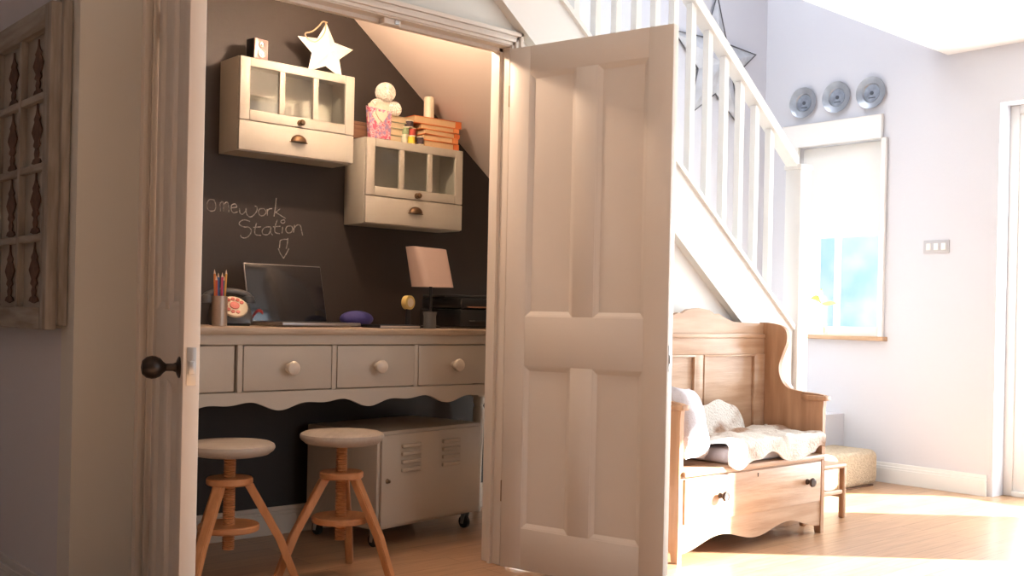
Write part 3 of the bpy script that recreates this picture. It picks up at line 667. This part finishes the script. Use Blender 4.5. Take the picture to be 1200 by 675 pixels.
def oval(cx, cy, z_, a, b, sk): return [bm.verts.new((cx + a * math.copysign(abs(math.cos(t_)) ** .45, math.cos(t_)), cy + b * math.copysign(abs(math.sin(t_)) ** .45, math.sin(t_)), z_ + sk * math.cos(t_))) for t_ in [k * 2 * math.pi / 32 for k in range(32)]]
A = oval(.01, 0, .178, .083, .065, 0); B = oval(-.022, .01, .345, .088, .05, -.004)
for i in range(32): bm.faces.new((A[i], A[(i + 1) % 32], B[(i + 1) % 32], B[i]))
bm.faces.new(B)
bmesh.ops.recalc_face_normals(bm, faces=bm.faces); bmesh.ops.solidify(bm, geom=bm.faces[:], thickness=.002)
m = MB(); m._take(bm); m.build('lamp_shade', K['shade'], dl)
pn = thing('printer', 'low black printer with a thin copper line at the right of the desk', 'printer', (1.80, .69, TZ))
MB().box((-.20, -.15, .006), (.20, .15, .085), .01).box((-.19, -.145, .085), (.19, .15, .135), .015).build('body', K['black'], pn)
MB().box((-.16, -.155, .092), (.19, -.144, .098), .001).build('front_strip', K['copper'], pn)
MB().box((-.15, -.19, .03), (.15, -.14, .037), .002).build('paper_tray', K['rubber'], pn)
MB().box((-.19, -.03, .135), (.19, .14, .15), .005).build('scanner_lid', K['rubber'], pn)

# ================================================================== LOCKER CABINET
lk = thing('metal_locker', 'low putty coloured metal locker on castors with louvred door under the desk', 'locker', (1.143, .485, 0), math.radians(9.3))
lw, ldp, z0, z1 = .635, .43, .078, .475
MB().box((0, 0, z0), (lw, ldp, z1), .004).build('body', K['locker'], lk)
m = MB().box((.014, -.014, z0 + .014), (lw - .014, -.001, z1 - .014), .002)
d = m.build('door', K['locker'], lk)
for xc in (.175, .42):
    m = MB()
    for i in range(4):
        zz = .412 - i * .033
        m.prism([(xc - .055, zz - .008), (xc + .055, zz - .008), (xc + .055, zz + .008), (xc - .055, zz + .008)], -.0145, -.027, 'Y', .003)
    m.build('louvres', K['locker'], d)
MB().lathe([(.010, 0), (.010, .003), (.007, .006), (.007, .014), (.004, .018), (0, .018)], (.045, -.014, .275), (0, -1, 0)).build('lock_knob', K['brass'], d)
for x_, y_ in ((.04, .04), (lw - .04, .04), (.04, ldp - .04), (lw - .04, ldp - .04)):
    c = MB().box((x_ - .022, y_ - .022, z0 - .004), (x_ + .022, y_ + .022, z0), .001).prism([(y_ - .008, z0 - .004), (y_ + .02, z0 - .004), (y_ + .022, .02), (y_ + .008, .02)], x_ - .016, x_ - .013, 'X').prism([(y_ - .008, z0 - .004), (y_ + .02, z0 - .004), (y_ + .022, .02), (y_ + .008, .02)], x_ + .013, x_ + .016, 'X').build('castor', K['steel'], lk)
    MB().lathe([(.022, -.010), (.028, -.007), (.028, .007), (.022, .010)], (x_, y_ + .012, .028), (1, 0, 0), 24).build('wheel', K['rubber'], c)

# ================================================================== STOOLS
def stool(label, loc, ang, seat_z, flo=.14):
    s = thing('screw_stool', label, 'stool', loc, ang, 'screw stools under the desk')
    R = .15; h = .032
    MB().lathe([(0, -.012), (.10, -.012), (.130, -.006), (.145, .006), (R, .014), (R, .020), (.147, .027), (.135, .033), (.05, .031), (0, .030)], (0, 0, seat_z - .033), seg=48).build('seat', K['seat'], s)
    uz = seat_z - .10
    # threaded screw
    prof = []; zz = flo
    prof.append((.018, zz))
    while zz < seat_z - .04:
        prof += [(.0215, zz + .003), (.0175, zz + .0065)]; zz += .0075
    MB().lathe(prof, seg=20).build('screw', K['beech2'], s)
    MB().lathe([(.02, 0), (.074, 0), (.078, .005), (.078, .019), (.074, .024), (.02, .024)], (0, 0, .362), seg=40).build('upper_disc', K['beech2'], s)
    MB().lathe([(.02, 0), (.099, 0), (.103, .004), (.103, .018), (.099, .022), (.02, .020)], (0, 0, .205), seg=40).build('lower_disc', K['beech2'], s)
    for k in range(3):
        a = k * 2 * math.pi / 3
        p = Vector((math.cos(a), math.sin(a), 0)); tq = Vector((-math.sin(a), math.cos(a), 0))
        bm = bmesh.new(); ring = []
        for rr, zz, hw, ht in ((.240, 0, .013, .013), (.172, .17, .0155, .015), (.062, .365, .016, .016)):
            c = p * rr + Vector((0, 0, zz))
            ring.append([bm.verts.new(c + tq * sx * hw + p * sy * ht) for sx, sy in ((-1, -1), (1, -1), (1, 1), (-1, 1))])
        for A, B in zip(ring, ring[1:]):
            for i in range(4): bm.faces.new((A[i], A[(i + 1) % 4], B[(i + 1) % 4], B[i]))
        bm.faces.new(ring[0][::-1]); bm.faces.new(ring[-1]); bmesh.ops.recalc_face_normals(bm, faces=bm.faces)
        bmesh.ops.bevel(bm, geom=bm.edges[:], offset=.003, segments=2, affect='EDGES')
        q = MB(); q._take(bm); q.build('leg', K['beech'], s)
        MB().cyl(p * .118 + Vector((0, 0, .272)) + p * .012, p * .118 + Vector((0, 0, .272)) + p * .014 + Vector((0, 0, .001)), .004, seg=10).build('bolt', K['steel'], s) if False else None
    return s
CA = math.atan2(-.664, .748)      # direction of image-right on the floor
stool('left wooden screw stool partly hidden behind the open left cupboard door', (.395, .275, 0), CA + math.radians(15), .505)
stool('right wooden screw stool in front of the metal locker', (.784, .185, 0), CA + math.radians(90), .527)

# ================================================================== PINE SETTLE
sb = thing('settle_bench', 'pine settle with winged sides, scalloped base and drawer knobs against stair wall', 'settle', (1.945, -.06, 0))
BW = 1.03; FY = -.35
side = [(0, 0), (-.03, 0), (-.05, .05), (FY * .5, .075), (FY + .05, .05), (FY + .03, 0), (FY, 0), (FY, .56), (FY - .015, .60), (FY - .012, .622), (-.30, .632), (-.205, .638), (-.15, .655), (-.118, .70), (-.112, .75), (-.132, .81), (-.152, .86), (-.150, .905), (-.12, .935), (-.05, .948), (0, .95)]
side = [tuple(p) for p in smoothpts([(a, b, 0) for a, b in side], 3)]
side = [(p[0], p[1]) for p in side]
for x_ in (0, BW - .024):
    MB().prism(side, x_, x_ + .024, 'X').build('side_panel', K['pinev'], sb)
    MB().box((x_ - .01, FY - .02, .60), (x_ + .034, -.24, .622), .006).build('armrest', K['pinev'], sb)
# back with framed panel and crest
crest = [(.024, .36), (BW - .024, .36), (BW - .024, .945), (BW - .16, .945), (BW - .26, .95), (BW - .33, .968), (BW - .37, .985), (BW - .40, .982), (BW - .44, 1.0), (BW / 2, 1.008)]
crest = crest + [(BW - x_, z_) for x_, z_ in crest[::-1][1:] if z_ > .4] + [(.024, .36)][:0]
MB().prism(crest, -.004, -.022, 'Y').build('backrest', K['pine'], sb)
m = MB().box((.024, -.036, .875), (BW - .024, -.022, .895), .004).box((.024, -.03, .80), (BW - .024, -.022, .875), .002).box((.024, -.034, .36), (.10, -.022, .80), .003).box((BW - .10, -.034, .36), (BW - .024, -.022, .80), .003).box((.10, -.034, .36), (BW - .10, -.022, .43), .003)
m.box((BW / 2 - .03, -.033, .43), (BW / 2 + .03, -.022, .80), .003)
m.build('back_frame', K['pine'], sb)
m = MB()
for xa_, xb_ in ((.10, BW / 2 - .03), (BW / 2 + .03, BW - .10)):
    for za_, zb_ in ((.43, .44), (.79, .80)): m.box((xa_, -.037, za_), (xb_, -.022, zb_), .003)
    m.box((xa_, -.037, .44), (xa_ + .01, -.022, .79), .003).box((xb_ - .01, -.037, .44), (xb_, -.022, .79), .003)
m.build('panel_moulding', K['pine'], sb)
MB().box((.02, FY - .015, .338), (BW - .02, -.022, .36), .004).build('seat_board', K['pine'], sb)
pts = [(BW - .024, .335), (.024, .335), (.024, .03)]
for i in range(0, 61):
    u = i / 60; xx = .024 + u * (BW - .048)
    bb = .062 - .022 * math.cos(4 * math.pi * u) * 1 - .020 * math.cos(2 * math.pi * u) * .2
    if abs(u - .5) < .035: bb -= .0
    pts.append((xx, bb))
MB().prism(pts, FY + .004, FY + .022, 'Y').build('front_panel', K['pine'], sb)
dr = MB().box((.035, FY - .004, .150), (BW - .035, FY + .004, .328), .002).build('drawer', K['pine'], sb)
for xk in (.258, .885): MB().lathe([(.013, 0), (.012, .004), (.009, .012), (.016, .020), (.021, .028), (.018, .036), (0, .040)], (xk, FY - .004, .245), (0, -1, 0)).build('knob', K['knob'], dr)
MB().cyl((BW / 2, FY - .0052, .312), (BW / 2, FY - .0035, .312), .004, seg=12).box((BW / 2 - .002, FY - .0052, .300), (BW / 2 + .002, FY - .0035, .312)).build('keyhole', K['iron'], dr)
MB().box((.024, FY + .022, .10), (BW - .024, -.03, .115)).box((.024, -.03, .06), (BW - .024, -.012, .36)).build('box_bottom', K['pine'], sb)

# cowhide throw
pad = tag(MB().box((2.27, -.40, .362), (2.935, -.10, .425), .02, seg=3).build('seat_pad', K['linen']), 'flat pale seat pad lying under the cowhide throw on the settle', 'seat pad')
th = MB()
def hide(u, v):
    x_ = 2.23 + u * .70
    bump = max(0, math.sin(math.pi * min(1, max(0, (u - .12) / .62)))) ** .6
    up = .02 + .13 * bump
    edge = .022 * math.sin(u * 11 + .6) + .007 * math.sin(u * 25)
    hang = .085 + edge
    flat = .30; up *= .95; L_ = up + flat + hang; s = v * L_
    wob = .006 * math.sin(u * 31 + v * 9) + .005 * math.sin(u * 13 - v * 17)
    if s < up: return Vector((x_, -.118 - .045 * bump * (s / up), .452 + (up - s) + wob))
    if s < up + flat:
        t_ = (s - up) / flat
        return Vector((x_, -.118 - .045 * bump * (1 - t_) - t_ * (flat), .452 + wob * .8 + .006 * math.sin(u * 7 + s * 20)))
    d_ = s - up - flat; a = min(d_ / .03, 1) * math.pi / 2
    return Vector((x_ + .006 * math.sin(s * 30), -.418 - .018 * math.sin(a) + wob * .5, .452 - .02 * (1 - math.cos(a)) - max(0, d_ - .03) + wob * .3))
th.grid(hide, 90, 50, .012)
tag(th.build('cowhide_throw', K['fur']), 'white and brown cowhide throw draped over the seat of the settle', 'throw')
# cushions
def cushion(name, label, c, rot, sx, sy, th_, mt, crown=.5):
    bm = bmesh.new(); N = 20; top = {}; bot = {}
    for i in range(N + 1):
        for j in range(N + 1):
            u, v = i / N * 2 - 1, j / N * 2 - 1
            px = u * (1 - .06 * (1 - v * v)) if False else u * (1 - .07 * (1 - abs(v)) ** 1.0 * 0 - .05 * (1 - v * v) * abs(u)); py = v * (1 - .05 * (1 - u * u) * abs(v))
            hgt = th_ / 2 * (max(0, (1 - u ** 4)) * max(0, (1 - v ** 4))) ** crown
            wr = .004 * math.sin(u * 9 + v * 5) * (1 - u * u) * (1 - v * v)
            top[i, j] = bm.verts.new((px * sx / 2, py * sy / 2, hgt + wr))
            bot[i, j] = top[i, j] if i in (0, N) or j in (0, N) else bm.verts.new((px * sx / 2, py * sy / 2, -hgt + wr))
    for i in range(N):
        for j in range(N):
            bm.faces.new((top[i, j], top[i + 1, j], top[i + 1, j + 1], top[i, j + 1]))
            bm.faces.new((bot[i, j], bot[i, j + 1], bot[i + 1, j + 1], bot[i + 1, j]))
    bmesh.ops.recalc_face_normals(bm, faces=bm.faces)
    q = MB(); q._take(bm); o = q.build(name, mt); o.location = c; o.rotation_euler = rot
    return tag(o, label, 'cushion')
cushion('cushion', 'plump white cushion leaning at the left end of the settle', (2.108, -.315, .535), (math.radians(74), math.radians(6), math.radians(20)), .235, .30, .12, K['linen'])
cushion('cushion', 'grey lilac cushion tucked behind the white one against left arm', (2.088, -.150, .565), (math.radians(80), math.radians(-6), math.radians(12)), .20, .30, .06, mat('grey_lilac_cotton', (.42, .40, .47), .9, bump=.3))

# ================================================================== SMALL STOOL, POUFFE, FAR DETAILS
ss = thing('child_stool', 'small pale wooden stool with rounded legs at the right side of the settle', 'stool', (3.21, -.26, 0), math.radians(0))
for x_ in (-.17, .17):
    for y_ in (-.0, .19):
        MB().box((x_ - .014, y_ - .014, 0), (x_ + .014, y_ + .014, .262), .008, seg=3).build('leg', K['pinev'], ss)
    MB().box((x_ - .01, .0, .10), (x_ + .01, .19, .122), .005).build('stretcher', K['pine'], ss)
for y_ in (0, .19): MB().box((-.17, y_ - .009, .12), (.17, y_ + .009, .142), .005).build('stretcher', K['pine'], ss)
MB().box((-.185, -.015, .245), (.185, .205, .27), .010, seg=3).build('seat', K['pine'], ss)
pf = thing('pouffe', 'low long beige textured pouffe on the floor beyond the settle', 'pouffe', (3.98, .16, 0))
MB().box((-.5, 0.0, .008), (.5, .32, .215), .045, seg=5).build('cover', K['pouffe'], pf)
MB().box((-.47, .02, 0), (.47, .30, .01)).build('base', K['boxwood'], pf)
def plate(label, y, z_):
    p = thing('wall_plate', label, 'decorative plate', (XE - .001, y, z_), 0, 'round tin plates above the window')
    R = .098
    MB().lathe([(0, .003), (R * .55, .003), (R * .62, .012), (R * .9, .018), (R, .024), (R, .020), (R * .9, .013), (R * .62, .006), (R * .5, 0), (0, 0)], (0, 0, 0), (-1, 0, 0), 48).build('rim', K['tin'], p)
    MB().lathe([(0, .0035), (R * .52, .0035), (R * .52, .006), (R * .48, .0065), (0, .005)], (0, 0, 0), (-1, 0, 0), 40).build('centre', mat('blue_grey_centre', (.30, .34, .42), .45, var=.4, vscale=25), p)
    m = MB().lathe([(.012, 0), (.012, .008), (0, .010)], (-.0, 0, 0), (-1, 0, 0), 16).box((-.0085, -.022, -.032), (-.004, .022, -.026), .001)
    m.build('boss', mat('dark_boss', (.08, .09, .11), .4, metal=.5), p)
plate('leftmost of the three round tin plates high on the end wall', .829, 2.369)
plate('middle of the three round tin plates high on the end wall', .589, 2.372)
plate('rightmost of the three round tin plates high on the end wall', .352, 2.366)
pq = thing('wall_switch_plate', 'small pale rectangular switch plate on the end wall right of the window', 'switch', (XE, -.078, 1.41))
MB().box((-.008, -.078, -.038), (0, .078, .038), .003).build('face_plate', K['plaque'], pq)
for y_ in (-.045, 0, .045): MB().box((-.013, y_ - .014, -.02), (-.008, y_ + .014, .02), .002).build('rocker', K['white'], pq)
bs = thing('zinc_star', 'large galvanised zinc star hanging on the stairwell wall behind the balusters', 'star', (4.09, 1.118, 2.57), 0)
b_ = star3d(.44, .185, .05, True); m = MB(); m._take(b_); m.build('star_face', K['zinc'], bs, smooth=False)
bm = bmesh.new(); pts = []
for i in range(10):
    a = math.pi / 2 + i * math.pi / 5; q = .442 if i % 2 == 0 else .186; pts.append((q * math.cos(a), -.002, q * math.sin(a)))
MB().tube(pts, .0055, 6, closed=True).build('rolled_edge', K['zincd'], bs)
